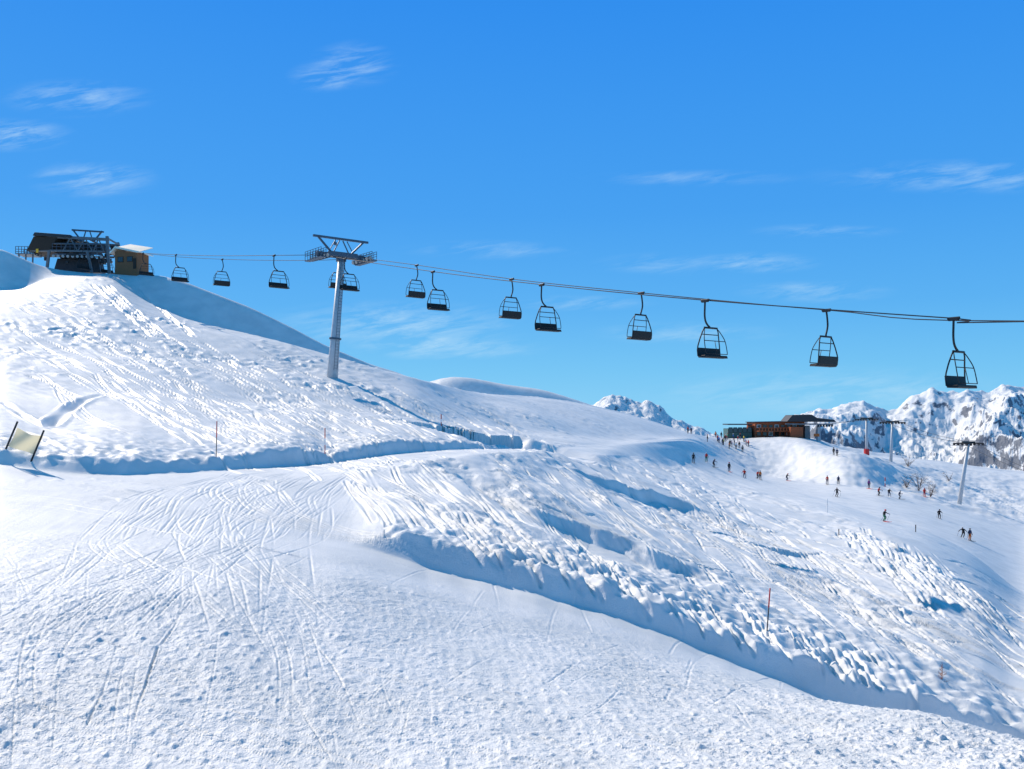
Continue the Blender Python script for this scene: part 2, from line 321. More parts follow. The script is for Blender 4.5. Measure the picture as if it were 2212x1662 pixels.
# ------------------------------------------------------------ terrain mesh
def grid_mesh(name,Xa,Ya,Za,mt,attr=None):
    nr,nc=Xa.shape; co=np.stack([Xa,Ya,Za+EZ],2).reshape(-1,3).astype(np.float32)
    idx=np.arange(nr*nc).reshape(nr,nc); q=np.stack([idx[:-1,:-1],idx[:-1,1:],idx[1:,1:],idx[1:,:-1]],2).reshape(-1,4)
    me=bpy.data.meshes.new(name); me.vertices.add(nr*nc); me.vertices.foreach_set('co',co.ravel())
    me.loops.add(q.size); me.loops.foreach_set('vertex_index',q.ravel().astype(np.int32))
    me.polygons.add(len(q)); me.polygons.foreach_set('loop_start',np.arange(0,q.size,4,dtype=np.int32)); me.polygons.foreach_set('loop_total',np.full(len(q),4,np.int32))
    me.polygons.foreach_set('use_smooth',np.ones(len(q),bool)); me.update(); me.validate()
    if attr is not None:
        at=me.attributes.new('chop','FLOAT','POINT'); at.data.foreach_set('value',attr.ravel().astype(np.float32))
    me.materials.append(mt); o=bpy.data.objects.new(name,me); COL.objects.link(o); o['kind']='structure'; return o
def snow_mat(name,rock=False):
    mt=bpy.data.materials.new(name); mt.use_nodes=True; n=mt.node_tree.nodes; l=mt.node_tree.links; b=n['Principled BSDF']
    b.inputs['Roughness'].default_value=.5; b.inputs['Specular IOR Level'].default_value=.2
    tc=n.new('ShaderNodeTexCoord')
    if not rock:
        n1=n.new('ShaderNodeTexNoise'); n1.inputs['Scale'].default_value=.5; n1.inputs['Detail'].default_value=4
        l.new(tc.outputs['Object'],n1.inputs['Vector'])
        cr=n.new('ShaderNodeValToRGB'); cr.color_ramp.elements[0].color=(.71,.73,.745,1); cr.color_ramp.elements[1].color=(.82,.825,.83,1)
        cr.color_ramp.elements[0].position=.35; cr.color_ramp.elements[1].position=.62
        l.new(n1.outputs['Fac'],cr.inputs[0]); l.new(cr.outputs[0],b.inputs['Base Color'])
        at=n.new('ShaderNodeAttribute'); at.attribute_name='chop'
        n2=n.new('ShaderNodeTexNoise'); n2.inputs['Scale'].default_value=20; n2.inputs['Detail'].default_value=3; n2.inputs['Roughness'].default_value=.7
        n3=n.new('ShaderNodeTexNoise'); n3.inputs['Scale'].default_value=3.6; n3.inputs['Detail'].default_value=4; n3.inputs['Roughness'].default_value=.75
        l.new(tc.outputs['Object'],n2.inputs['Vector']); l.new(tc.outputs['Object'],n3.inputs['Vector'])
        b1=n.new('ShaderNodeBump'); b1.inputs['Distance'].default_value=.13; l.new(at.outputs['Fac'],b1.inputs['Strength']); l.new(n3.outputs['Fac'],b1.inputs['Height'])
        bp=n.new('ShaderNodeBump'); bp.inputs['Strength'].default_value=.65; bp.inputs['Distance'].default_value=.028
        l.new(n2.outputs['Fac'],bp.inputs['Height']); l.new(b1.outputs[0],bp.inputs['Normal']); l.new(bp.outputs[0],b.inputs['Normal'])
    else:
        ge=n.new('ShaderNodeNewGeometry'); sp=n.new('ShaderNodeSeparateXYZ'); l.new(ge.outputs['Normal'],sp.inputs[0])
        n1=n.new('ShaderNodeTexNoise'); n1.inputs['Scale'].default_value=.016; n1.inputs['Detail'].default_value=9; n1.inputs['Roughness'].default_value=.68
        l.new(tc.outputs['Object'],n1.inputs['Vector'])
        m1=n.new('ShaderNodeMath'); m1.operation='MULTIPLY_ADD'; m1.inputs[1].default_value=1.3; l.new(n1.outputs['Fac'],m1.inputs[0]); l.new(sp.outputs['Z'],m1.inputs[2])
        cr=n.new('ShaderNodeValToRGB'); e=cr.color_ramp.elements; e[0].position=.0;e[0].color=(.13,.16,.21,1);e[1].position=1;e[1].color=(.79,.81,.83,1)
        m2=n.new('ShaderNodeMath'); m2.operation='MULTIPLY_ADD'; m2.inputs[1].default_value=13; m2.inputs[2].default_value=-15.6
        l.new(m1.outputs[0],m2.inputs[0]); l.new(m2.outputs[0],cr.inputs[0]); l.new(cr.outputs[0],b.inputs['Base Color'])
        bp=n.new('ShaderNodeBump'); bp.inputs['Strength'].default_value=.6; bp.inputs['Distance'].default_value=16
        l.new(n1.outputs['Fac'],bp.inputs['Height']); l.new(bp.outputs[0],b.inputs['Normal'])
    return mt
SNOW=snow_mat('groomed_snow'); ROCK=snow_mat('rock_and_snow',True)
grid_mesh('ground',X,Yw,Zg,SNOW,np.clip(R*patch*.9+.04,0.03,.9)*np.clip(24/RD,.06,1))
def mountain(name,keys,d0,d1,zb,px0,px1,nc,nr,amp,seed,sc,jw):
    pc=np.linspace(px0,px1,nc); a=np.array(keys,float); Yr=np.interp(pc,a[:,0],a[:,1]); Yr=blur(Yr,2,0)
    zr=(HY-Yr)/F*d1
    t=np.linspace(0,1.5,nr)[:,None]; d=d0+(d1-d0)*t
    Xm=(pc[None,:]-CX)/F*d; Ym=d+0*Xm
    prof=np.where(t<=1,t**1.3,np.maximum(0,1-(t-1)*1.8))
    z=zb+(zr[None,:]-zb)*prof
    n=np.zeros_like(z); w=sc; am=1.; pr=1.
    for i in range(7):
        q=1-np.abs(perlin(Xm/w+.5*perlin(Xm/sc,Ym/sc,seed+20),Ym/w*.7+.4*perlin(Xm/sc,Ym/sc,seed+21),seed+i))*2.2; n+=am*(q-.5)*pr; pr=np.clip(.45+q*.6,.25,1.1); w*=.5; am*=.54
    e=np.clip(t*2.2,0,1)*(1-.8*np.exp(-((t-1)/.13)**2))
    z=z+amp*n*e+jw*(perlin(Xm/(sc*.11),Ym/(sc*.11),seed+60)+.6*perlin(Xm/(sc*.05),Ym/(sc*.05),seed+61))*np.exp(-((t-1)/.12)**2)
    return grid_mesh(name,Xm,Ym,z,ROCK)
mountain('mountain_right',[(1450,1000),(1640,975),(1700,905),(1735,888),(1775,876),(1800,870),(1830,862),(1862,856),(1890,864),(1915,878),(1940,868),(1970,851),(2010,838),(2040,842),(2062,850),(2090,840),(2130,846),(2168,832),(2212,846),(2300,835),(2500,850),(2900,880)],1500,3000,-330,1450,2900,1000,340,92,5,480,11)
mountain('mountain_middle',[(1000,960),(1230,905),(1272,870),(1296,854),(1318,844),(1345,850),(1365,859),(1385,868),(1405,872),(1425,884),(1445,899),(1480,916),(1520,932),(1600,960),(1750,990)],800,1500,-110,1000,1750,500,220,32,9,180,5)
def gz(px,d):
    j=zcol(px); return float(np.interp(d,rows,Zg[:,j]))+EZ
def G_at(px,py):
    d=near_pt(px,py); return Vector(((px-CX)/F*d,d,gz(px,d)))
def G_d(px,d): return Vector(((px-CX)/F*d,d,gz(px,d)))
# ------------------------------------------------------------ materials
M=dict(steel=mat('galvanised_steel',(.50,.53,.56),.5,.1,.1,3,.2), frame=mat('grey_steel_frame',(.13,.15,.17),.5,.2,.1,3,.25), arm=mat('painted_blue_grey_steel',(.08,.11,.15),.5,.2,.05,4), dark=mat('dark_painted_metal',(.022,.025,.03),.5,.3,.0,5,.3),
 black=mat('black_plastic',(.012,.012,.014),.6), rope=mat('steel_rope',(.025,.035,.05),.7,0), sheave=mat('pale_sheave_rubber',(.38,.39,.38),.6),
 wood=wood_mat('brown_timber',(.24,.11,.05),5), redwood=wood_mat('reddish_timber',(.36,.10,.04),2.2), darkwood=wood_mat('dark_slats',(.035,.028,.022),5),
 roof=mat('sun_glint_sheet_roof',(.9,.83,.70),.5,.2,.1,4), roofdark=mat('dark_roof_sheet',(.03,.033,.04),.5,.1,.1,3), glass=mat('window_glass',(.03,.05,.06),.12,0,0,2,.3,.6),  # hut roof: sun glint painted in as a pale warm base colour
 green=mat('green_glazed_panels',(.03,.09,.075),.3), yellow=mat('yellow_paint',(.7,.42,.03),.5), orange=mat('orange_paint',(.75,.16,.03),.5), red=mat('red_paint',(.6,.03,.03),.55), white=mat('white_paint',(.8,.8,.8),.5),
 net=mat('cream_netting',(.70,.64,.45),.8,0,.2,3,.1), skin=mat('skin',(.5,.28,.2),.6), bark=mat('bare_bark',(.13,.075,.05),.9,0,.3,10), concrete=mat('concrete',(.22,.22,.22),.8,0,.2,2))
nn=M['net'].node_tree; bs_=nn.nodes['Principled BSDF']; tr_=nn.nodes.new('ShaderNodeBsdfTranslucent'); tr_.inputs[0].default_value=(.72,.66,.46,1)
ms_=nn.nodes.new('ShaderNodeMixShader'); ms_.inputs[0].default_value=.5; nn.links.new(bs_.outputs[0],ms_.inputs[1]); nn.links.new(tr_.outputs[0],ms_.inputs[2]); nn.links.new(ms_.outputs[0],nn.nodes['Material Output'].inputs[0])
# ------------------------------------------------------------ lift
ca=math.atan2(.62,.79)
nearR=[(2212,695,40.5),(2060,688,43),(1523,649,52),(1170,615,64.5),(935,587,78),(690,551,95.5)]
farR =[(2212,694,43.7),(1785,670,53),(1385,633,64),(1105,603,76),(900,573,89),(781,558,98.6)]
nl=[(597,552,99),(480,553,110),(385,551,121),(307,547,131),(243,541,139.5),(185,541,147)]
near_pts=[Vector((75,-18,EZ+1.5)),Vector((45,12.5,EZ+2.2))]+[P(*a) for a in nearR]+[P(*a) for a in nl]
off=Vector((3.95,3.1,0))
far_pts=[Vector((79,-15,EZ+1.5)),Vector((49,15.6,EZ+2.3))]+[P(*a) for a in farR]+[P(*a)+off for a in nl]
def dens(p,split):
    out=[]
    for i in range(len(p)-1):
        for k in range(6):
            t=k/6; p0=p[max(i-1,0)];p1=p[i];p2=p[i+1];p3=p[min(i+2,len(p)-1)]
            if i==split: p3=p2
            if i==split+1 or i==0: p0=p1
            c=.5*((2*p1)+(p2-p0)*t+(2*p0-5*p1+4*p2-p3)*t*t+(3*p1-p0-3*p2+p3)*t**3); out.append(c)
    out.append(p[-1]); return out
ropeN=dens(near_pts,6); ropeF=dens(far_pts,6)
tag(MB().tube(ropeN,.034,6).build('haul_rope',M['rope']),'nearer steel rope of the chairlift crossing the sky','rope')
tag(MB().tube(ropeF,.034,6).build('haul_rope',M['rope']),'farther steel rope of the chairlift crossing the sky','rope')
def on_rope(rope,px):
    for a,b in zip(rope[:-1],rope[1:]):
        if a.y<20: continue
        pa=a.x/a.y*F+CX; pb=b.x/b.y*F+CX
        if (pa-px)*(pb-px)<=0 and pa!=pb:
            t=(px-pa)/(pb-pa); return a.lerp(b,t)
    return rope[-1].copy()
def arc(pts,n=5):
    p=[Vector(q) for q in pts]; out=[]
    for i in range(len(p)-1):
        for k in range(n):
            t=k/n; p0=p[max(i-1,0)];p1=p[i];p2=p[i+1];p3=p[min(i+2,len(p)-1)]
            out.append(.5*((2*p1)+(p2-p0)*t+(2*p0-5*p1+4*p2-p3)*t*t+(3*p1-p0-3*p2+p3)*t**3))
    return out+[p[-1]]
def make_chair(cx,bow):
    t=thing('lift_chair','','chair',(0,0,0))
    g=MB(); g.box((0,0,.02),(.14,.5,.16)); g.tube([(0,-.3,.06),(0,.3,.06)],.07,8); g.build('grip',M['dark'],t,bevel=.02)
    h=MB(); h.tube(arc([(0,0,0),(bow*.6,0,-.35),(bow,0,-.8),(bow*.5+cx*.12,0,-1.12),(cx*.45,0,-1.33),(cx*.8,0,-1.43)]),.055,8)
    h.tube([(cx-.56,0,-1.48),(cx+.56,0,-1.48)],.055,8); h.build('hanger',M['dark'],t,True)
    f=MB()
    for s in (-1,1):
        f.tube([(cx+s*.54,0,-1.48),(cx+s*.68,.03,-1.70),(cx+s*.82,.10,-2.1),(cx+s*.94,.15,-2.5),(cx+s*.98,.16,-2.75),(cx+s*.98,.12,-3.08),(cx+s*.98,.0,-3.16),(cx+s*.98,-.42,-3.16)],.038,6)
    f.tube([(cx-.74,.04,-1.86),(cx+.74,.04,-1.86)],.028,6); f.tube([(cx-.98,.12,-3.08),(cx+.98,.12,-3.08)],.03,6)
    f.build('frame',M['dark'],t,True)
    b=MB()
    for s in (-1,1):
        b.tube(arc([(cx+s*.55,-.02,-1.52),(cx+s*.72,-.14,-1.78),(cx+s*.90,-.30,-2.2),(cx+s*.94,-.42,-2.75),(cx+s*.9,-.48,-2.98)]),.025,6)
    b.tube([(cx-.91,-.31,-2.24),(cx+.91,-.31,-2.24)],.024,6); b.tube([(cx,-.31,-2.24),(cx,-.48,-2.98)],.02,6); b.tube([(cx-.9,-.48,-2.98),(cx+.9,-.48,-2.98)],.024,6)
    b.build('safety_bar',M['dark'],t,True)
    s=MB(); s.box((cx,-.16,-3.12),(1.96,.56,.14)); s.build('seat',M['black'],t,bevel=.04)
    s=MB(); s.box((cx,.16,-2.86),(1.92,.09,.50),Matrix.Rotation(math.radians(-8),3,'X')); s.build('backrest',M['black'],t,bevel=.035)
    return t
chairs=[(ropeN,935,'small chair, second hanging right of the tall tower, on the nearer rope'),(ropeN,1170,'fourth lift chair to the right of the tall tower, hanging in open sky'),
 (ropeN,1523,'black chair in mid sky, sixth to the right of the tall tower'),(ropeN,2060,'largest and nearest lift chair, in front of the snowy right mountain peaks'),
 (ropeF,900,'first lift chair hanging just right of the tall tower'),(ropeF,1105,'third lift chair to the right of the tall tower, over the low middle hill'),
 (ropeF,1385,'fifth lift chair to the right of the tall tower, above the small sharp peak'),(ropeF,1785,'second largest lift chair, hanging above the far wooden lodge and lift station'),
 (ropeN,745,'black chair just behind the tower pole, showing on its right side'),(ropeF,731,'black chair mostly hidden behind the tower pole, showing on its left side'),
 (ropeN,592,'first lift chair hanging to the left of the tall tower'),(ropeF,480,'second lift chair to the left of the tall tower'),(ropeN,380,'third lift chair to the left of the tall tower'),
 (ropeN,309,'fourth lift chair left of the tower, hanging beside the small timber hut'),]
chN=make_chair(.50,-.03); chF=make_chair(.05,-.14); usedp=set()
for i,(rp,px,lab) in enumerate(chairs):
    pr=chN if rp is ropeN else chF
    if id(pr) in usedp: c=copy_tree(pr)
    else: c=pr; usedp.add(id(pr))
    p=on_rope(rp,px); c.location=p-Vector((0,0,.06)); c['label']=lab; c['group']='empty chairs hanging along the chairlift'
    c.rotation_euler=(0,0,ca+(0 if rp is ropeN else math.pi)+U(-.06,.06))
    c.scale=(1,1,1.04) if p.y<85 else (1,1,1)
    if 330<px<700: c.scale=(1.1,1.1,1.12)
for q,lab in (((232,139.5),'dark lift chair parked at the hilltop station beside the timber hut'),((180,137),'dark lift chair hanging inside the hilltop station, left one')):
    c=copy_tree(chF); pp=G_d(*q); c.location=pp+Vector((0,0,3.7)); c.rotation_euler=(0,0,ca+.3); c.scale=(1,1,1); c['label']=lab; c['group']='empty chairs hanging along the chairlift'
# tower
tb=G_d(718,97); ttop=P(737,558,97)
H=ttop.z-tb.z
tw=thing('lift_tower','tall grey steel chairlift tower standing on the snow hillside','lift tower',(tb.x,tb.y,tb.z),ca)
lean=(ttop-tb); ll=Matrix.Rotation(-ca,3,'Z')@Vector((lean.x,lean.y,0))
def TL(x,y,z): t=z/H; return (x+ll.x*t,y+ll.y*t,z)
mb=MB(); mb.tube([TL(0,0,-1.2),TL(0,0,4.2),TL(0,0,4.3),TL(0,0,H)],[.62,.52,.50,.34],16); mb.build('pole',M['steel'],tw,True)
MB().tube([TL(0,0,4.15),TL(0,0,4.35)],.66,16).build('flange',M['arm'],tw)
mb=MB()
for s in (-.2,.2): mb.tube([TL(s,-.62,.8),TL(s,-.5,H-.2)],.025,5)
for i in range(int(H/.33)-3): z=1+i*.33; mb.tube([TL(-.2,-.6,z),TL(.2,-.6,z)],.016,4)
mb.build('ladder',M['arm'],tw)
def TT(x,y,z): return (x+ll.x,y+ll.y,H+z)
mb=MB(); mb.beam(TT(-2.9,0,.2),TT(2.9,0,.2),.45,.5); mb.box(TT(0,0,-.1),(.9,.7,.6)); mb.box(TT(0,-.4,.3),(3.4,.5,.5)); mb.build('cross_arm',M['arm'],tw,bevel=.03)
mb=MB()
for s in (-1,1): 
    mb.beam(TT(s*1.1,0,.45),TT(s*2.7,0,2.0),.18,.18); mb.beam(TT(s*.95,0,.5),TT(s*.2,0,1.9),.1,.1); mb.beam(TT(s*1.3,0,.9),TT(s*.7,0,1.9),.08,.08)
mb.beam(TT(-3.3,0,2.08),TT(3.3,0,2.08),.24,.22)
mb.tube([TT(-.7,0,2.0),TT(-.7,0,1.6)],.04,6); mb.box(TT(-.7,0,1.5),(.25,.25,.3))
mb.build('lifting_gantry',M['arm'],tw)
for s in (-1,1):
    rp=(ropeN if s<0 else ropeF); q=on_rope(rp,690 if s<0 else 781); lq=Matrix.Rotation(-ca,3,'Z')@(q-tb)
    xx,yy,zz=lq.x,lq.y,lq.z
    b=MB(); b.beam((xx+.18,yy-2.1,zz-.42),(xx+.18,yy+2.1,zz-.30),.12,.28); b.box((xx+.1*-s,0+ll.y,zz-.1),(.4,.6,.7))
    for y in (-1.2,1.2): b.beam((xx+.1,yy+y-.7,zz-.2),(xx+.1,yy+y+.7,zz-.2),.1,.3)
    bo=b.build('sheave_beam',M['arm'],tw)
    for k in range(6):
        y=-2+k*.8; w=MB(); w.disc((xx,yy+y,zz-.26+y*.02),(1,0,0),.22,.12,14); w.build('sheave',M['sheave'],bo)
    c=MB(); x2=xx+s*.5
    c.box((x2,ll.y,zz-.5),(.6,4.0,.1))
    for sx0 in (-.28,.28):
        for k in range(7): y=-1.95+k*.65; c.tube([(x2+sx0,ll.y+y,zz-.5),(x2+sx0,ll.y+y,zz+.5)],.03,5)
        for z in (0,.25,.5): c.tube([(x2+sx0,ll.y-1.95,zz+z),(x2+sx0,ll.y+1.95,zz+z)],.03,5)
    c.beam((xx,ll.y,zz-.45),(x2,ll.y,zz-.45),.12,.12)
    c.build('catwalk',M['arm'],tw)
# ------------------------------------------------------------ hilltop station
sp=G_d(150,141); sc=141/F
st=thing('lift_station','dark steel hilltop chairlift station with gantry and wheel at left ridge','lift station',(sp.x,sp.y,sp.z),math.radians(6))
def sx(px): return (px-150)*sc
def sz(py): return EZ+(HY-py)*sc-sp.z
mb=MB(); mb.prism([(sx(96),sz(512)),(sx(168),sz(516)),(sx(168),sz(521)),(sx(92),sz(519))],-3.2,3.2); mb.build('roof',M['roofdark'],st,bevel=.03)
mb=MB(); mb.prism([(sx(92),sz(520)),(sx(140),sz(521)),(sx(124),sz(548)),(sx(78),sz(550))],-2.8,2.8); mb.build('hood_cladding',M['darkwood'],st)
mb=MB()
for y in (-2.6,2.4):
    mb.beam((sx(118),y,sz(519)),(sx(244),y,sz(523)),.34,.42); mb.beam((sx(84),y,sz(549)),(sx(232),y,sz(549)),.28,.3); mb.beam((sx(130),y,sz(534)),(sx(240),y,sz(533)),.2,.22)
    mb.beam((sx(126),y,sz(519)),(sx(114),y,-.5),.36,.36); mb.beam((sx(240),y,sz(516)),(sx(246),y,-.8),.4,.4)
    mb.beam((sx(200),y,sz(549)),(sx(214),y,-.8),.36,.36)
    for a_,b_ in ((165,150),(165,180),(195,180),(195,210),(222,212),(222,234)): mb.beam((sx(a_),y,sz(521)),(sx(b_),y,sz(549)),.16,.16)
for x in (118,160,200,242): mb.beam((sx(x),-2.6,sz(521)),(sx(x),2.4,sz(521)),.22,.22)
mb.build('steel_frame',M['frame'],st)
mb=MB()
for s in (-1,1):
    mb.beam((sx(188)+s*.9,0,sz(521)),(sx(188)+s*2.2,0,sz(498)),.22,.22); mb.beam((sx(188)+s*.8,0,sz(521)),(sx(188)+s*.3,0,sz(499)),.14,.14)
mb.beam((sx(155),0,sz(497)),(sx(221),0,sz(500)),.26,.24); mb.build('gantry',M['arm'],st)
mb=MB(); mb.disc((sx(168),0,sz(556)),(0,0,1),2.6,.4,40)
for k in range(6):
    a=k*math.pi/3; mb.beam((sx(168),0,sz(550)),(sx(168)+2.4*math.cos(a),2.4*math.sin(a),sz(551)),.16,.16)
mb.build('bullwheel',M['dark'],st)
mb=MB(); rr=random.Random(2)
mb.box((sx(172),0,sz(538)),(4.4,2.2,1.3)); mb.box((sx(148),.3,sz(534)),(1.8,1.6,1.5)); mb.box((sx(207),.2,sz(536)),(2.2,2.,1.1)); mb.box((sx(190),-1.5,sz(531)),(.9,.6,.8))
for k in range(34): mb.box((sx(rr.uniform(105,238)),rr.uniform(-2.3,2),sz(rr.uniform(526,572))),(rr.uniform(.3,1.1),rr.uniform(.3,1),rr.uniform(.2,.7)))
mb.build('drive_machinery',M['dark'],st,bevel=.04)
mb=MB(); mb.box((sx(168),.8,sz(576)+.1),(7.2,2.6,2.2),None,.85); mb.build('pedestal',M['roofdark'],st,bevel=.05)
for y in (-2.35,2.15):
    b=MB(); b.beam((sx(128),y,sz(556)),(sx(228),y,sz(554)),.12,.2); bo=b.build('sheave_beam',M['arm'],st)
    for k in range(11):
        w=MB(); w.disc((sx(130)+k*.72,y-.15,sz(560)),(0,1,0),.22,.12,12); w.build('sheave',M['sheave'],bo)
mb=MB(); mb.box((sx(72),-1,sz(556)),(2.6,3.0,.12))
for y in (-2.5,.4):
    for x in range(54,93,6): mb.tube([(sx(x),y,sz(557)),(sx(x),y,sz(541))],.05,5)
    for z in (541,547,552): mb.tube([(sx(54),y,sz(z)),(sx(92),y,sz(z))],.045,5)
for x in (58,72,86): mb.beam((sx(x),-2,sz(556)),(sx(x)-.1,-2,-.8),.18,.18)
for x in range(130,240,9): mb.tube([(sx(x),-2.9,sz(549)),(sx(x),-2.9,sz(534))],.04,5)
for z in (534,541): mb.tube([(sx(130),-2.9,sz(z)),(sx(235),-2.9,sz(z))],.04,5)
mb.build('catwalk',M['arm'],st)
mb=MB(); mb.box((sx(100),-2.95,sz(549)-.1),(.35,.08,.6)); mb.build('sign',M['yellow'],st)
# timber hut
hd_=138.0; hp=G_d(285,hd_); hs=hd_/F
hut=thing('timber_hut','small brown timber hut with bright sunlit roof right of the station','hut',(hp.x,hp.y,hp.z),math.radians(-12))
hz=lambda py: EZ+(HY-py)*hs-hp.z
mb=MB(); mb.prism([(-1.9,-1.5),(1.9,-1.5),(1.9,hz(550)),(-1.5,hz(543)),(-1.9,hz(548))],-1.5,1.5); mb.build('wall',M['wood'],hut)
mb=MB(); mb.prism([(-2.5,hz(552)),(-1.55,hz(539)),(2.45,hz(551)),(2.45,hz(549)),(-1.6,hz(536)),(-2.6,hz(550))][::-1],-1.9,1.9); mb.build('roof_edge',M['roof'],hut)  # edge takes the same painted glint colour as the roof
mb=MB(); mb.add([(-1.6,-1.95,hz(539)),(2.4,-1.95,hz(551)),(2.4,1.9,hz(532)),(-1.6,1.9,hz(522)),(-1.6,-1.95,hz(539)-.1),(2.4,-1.95,hz(551)-.1),(2.4,1.9,hz(532)-.1),(-1.6,1.9,hz(522)-.1)],[(0,1,2,3),(7,6,5,4),(0,4,5,1),(1,5,6,2),(2,6,7,3),(3,7,4,0)]); mb.build('roof',M['roof'],hut)
for x in (-.9,.7):
    w=MB().box((x,-1.53,hz(564)),(1.0,.06,.85)).build('window',M['darkwood'],hut); MB().box((x,-1.57,hz(564)),(.82,.03,.68)).build('pane',M['glass'],w)
MB().box((1.55,-1.54,hz(574)),(.5,.06,1.6)).build('door',M['darkwood'],hut)
# ------------------------------------------------------------ lodge and valley-side station, far right
bd=248.; bs=bd/F
def bloc(px): return G_d(px,bd)
q=bloc(1678); lz=lambda py: EZ+(HY-py)*bs-q.z
lod=thing('ski_lodge','reddish brown timber ski lodge with rows of windows behind the crowd','lodge',q,math.radians(4))
lx=lambda px:(px-1678)*bs
mb=MB(); mb.prism([(lx(1622),-3),(lx(1730),-3),(lx(1730),lz(911)),(lx(1622),lz(913))],-3,4); mb.build('wall',M['redwood'],lod)
mb=MB(); mb.prism([(lx(1620),lz(913)),(lx(1733),lz(911)),(lx(1733),lz(909.5)),(lx(1620),lz(911.5))],-3.3,4.3); rf=mb.build('roof',M['roofdark'],lod)
mb=MB(); mb.box((lx(1700),0,lz(905)),(1.0,1.0,1.4)); mb.build('chimney',M['concrete'],rf)
mb=MB(); mb.box((lx(1660),-4.4,lz(931)),(9.8,2.8,.2)); 
for k in range(12): mb.box((lx(1624)+k*.85,-5.75,lz(928)),(.1,.1,1.0))
mb.box((lx(1660),-5.75,lz(924)),(9.8,.1,.14)); mb.build('terrace',M['redwood'],lod)
for k in range(8):
    for r_,(pz,hh) in enumerate(((921,.9),(937,1.1))):
        if r_==1 and k in(3,): 
            MB().box((lx(1630+k*13),-3.05,lz(939)),(1.1,.08,1.9)).build('door',M['darkwood'],lod); continue
        w=MB().box((lx(1630+k*13),-3.04,lz(pz)),(1.15,.08,hh)).build('window',M['wood' if (k+r_)%3 else 'white'],lod); MB().box((lx(1630+k*13),-3.1,lz(pz)),(.9,.05,hh-.22)).build('pane',M['glass'],w)
q2=bloc(1593); gz2=lambda py: EZ+(HY-py)*bs-q2.z
pav=thing('glazed_pavilion','low dark green glazed pavilion at the left end of the lodge','pavilion',q2,0)
MB().box((0,0,gz2(932)-1),(6.6,5.5,3.6)).build('wall',M['green'],pav,bevel=.03)
MB().box((0,0,gz2(917)),(6.9,5.9,.3)).build('roof',M['roofdark'],pav)
for k in range(5):
    w=MB().box((-2.6+k*1.3,-2.78,gz2(929)),(1.1,.08,1.5)).build('window',M['dark'],pav); MB().box((-2.6+k*1.3,-2.84,gz2(929)),(.92,.05,1.3)).build('pane',M['glass'],w)
q3=G_d(1745,244); s3=244/F; z3=lambda py: EZ+(HY-py)*s3-q3.z; x3=lambda px:(px-1745)*s3
st2=thing('lift_station','far dark lift station with long overhanging nose, right of the lodge','lift station',q3,0)
MB().prism([(x3(1692),z3(911)),(x3(1798),z3(912)),(x3(1794),z3(907)),(x3(1757),z3(903)),(x3(1746),z3(896)),(x3(1704),z3(897))],-3,3).build('roof',M['roofdark'],st2,bevel=.1)
mb=MB()
for y in (-2.6,2.6): mb.beam((x3(1690),y,z3(916)),(x3(1792),y,z3(917)),.3,.35)
mb.build('rail_frame',M['frame'],st2)
MB().box((x3(1742),0,z3(932)-1),(1.6,2.2,z3(917)-z3(945)+1.6),None,.8).build('pedestal',M['concrete'],st2)
MB().box((x3(1768),0,z3(933)-.8),(.9,1.2,z3(917)-z3(945)+1.6),None,.8).build('column',M['steel'],st2)
MB().box((x3(1715),-1,z3(932)-.6),(3.4,3.2,3.6)).build('control_cabin',M['redwood'],st2)
MB().box((x3(1758),-2.2,z3(940)),(1.5,.3,.8)).build('barrier',M['orange'],st2)
mb=MB()
for k in range(6): mb.disc((x3(1760)+k*.75,-2.75,z3(920)),(0,1,0),.3,.15,10)
mb.build('sheave_train',M['dark'],st2)
# far lift towers
def far_tower(px,pyb,pyt,d,lean,aw,lab,pad=False,ang=.5):
    b=P(px,pyb,d); g=gz(px,d); b.z=g-.3; h=EZ+(HY-pyt)/F*d-b.z
    t=thing('lift_tower',lab,'lift tower',b,ang,'distant lift towers on the right slope')
    lx_=lean*d/F*math.cos(-ang); ly_=-lean*d/F*math.sin(ang)
    MB().tube([(0,0,-1),(lx_,ly_,h)],[.42,.3],12).build('pole',M['steel'],t,True)
    mb=MB(); mb.beam((lx_-aw,ly_,h+.1),(lx_+aw,ly_,h+.1),.35,.4); mb.build('cross_arm',M['dark'],t)
    for s in (-1,1):
        mb=MB(); mb.beam((lx_+s*aw,ly_-2,h-.1),(lx_+s*aw,ly_+2,h-.1),.2,.25)
        for k in range(5): mb.disc((lx_+s*aw,ly_-1.8+k*.9,h-.3),(1,0,0),.25,.15,10)
        mb.build('sheave_train',M['dark'],t)
        mb=MB(); mb.beam((lx_+s*(aw+.7),ly_-2,h-.5),(lx_+s*(aw+.7),ly_+2,h-.5),.5,.08); mb.tube([(lx_+s*(aw+.9),ly_-2,h+.4),(lx_+s*(aw+.9),ly_+2,h+.4)],.05,5); mb.build('catwalk',M['arm'],t)
    if pad: MB().tube([(0,0,-.5),(0,0,2.0)],.75,10).build('red_pad',M['red'],t)
    return Vector((b.x+lean*d/F,b.y,b.z+h)),ang,aw
T1=far_tower(1872,978,905,255,0,2.4,'slim far lift tower with red padded foot, nearest the station',True)
T2=far_tower(1924,990,912,235,4,2.5,'far lift tower with wide crossarm, second from the station')
T3=far_tower(2070,1072,957,178,22,1.9,'leaning grey lift tower farthest right among bare shrubs')
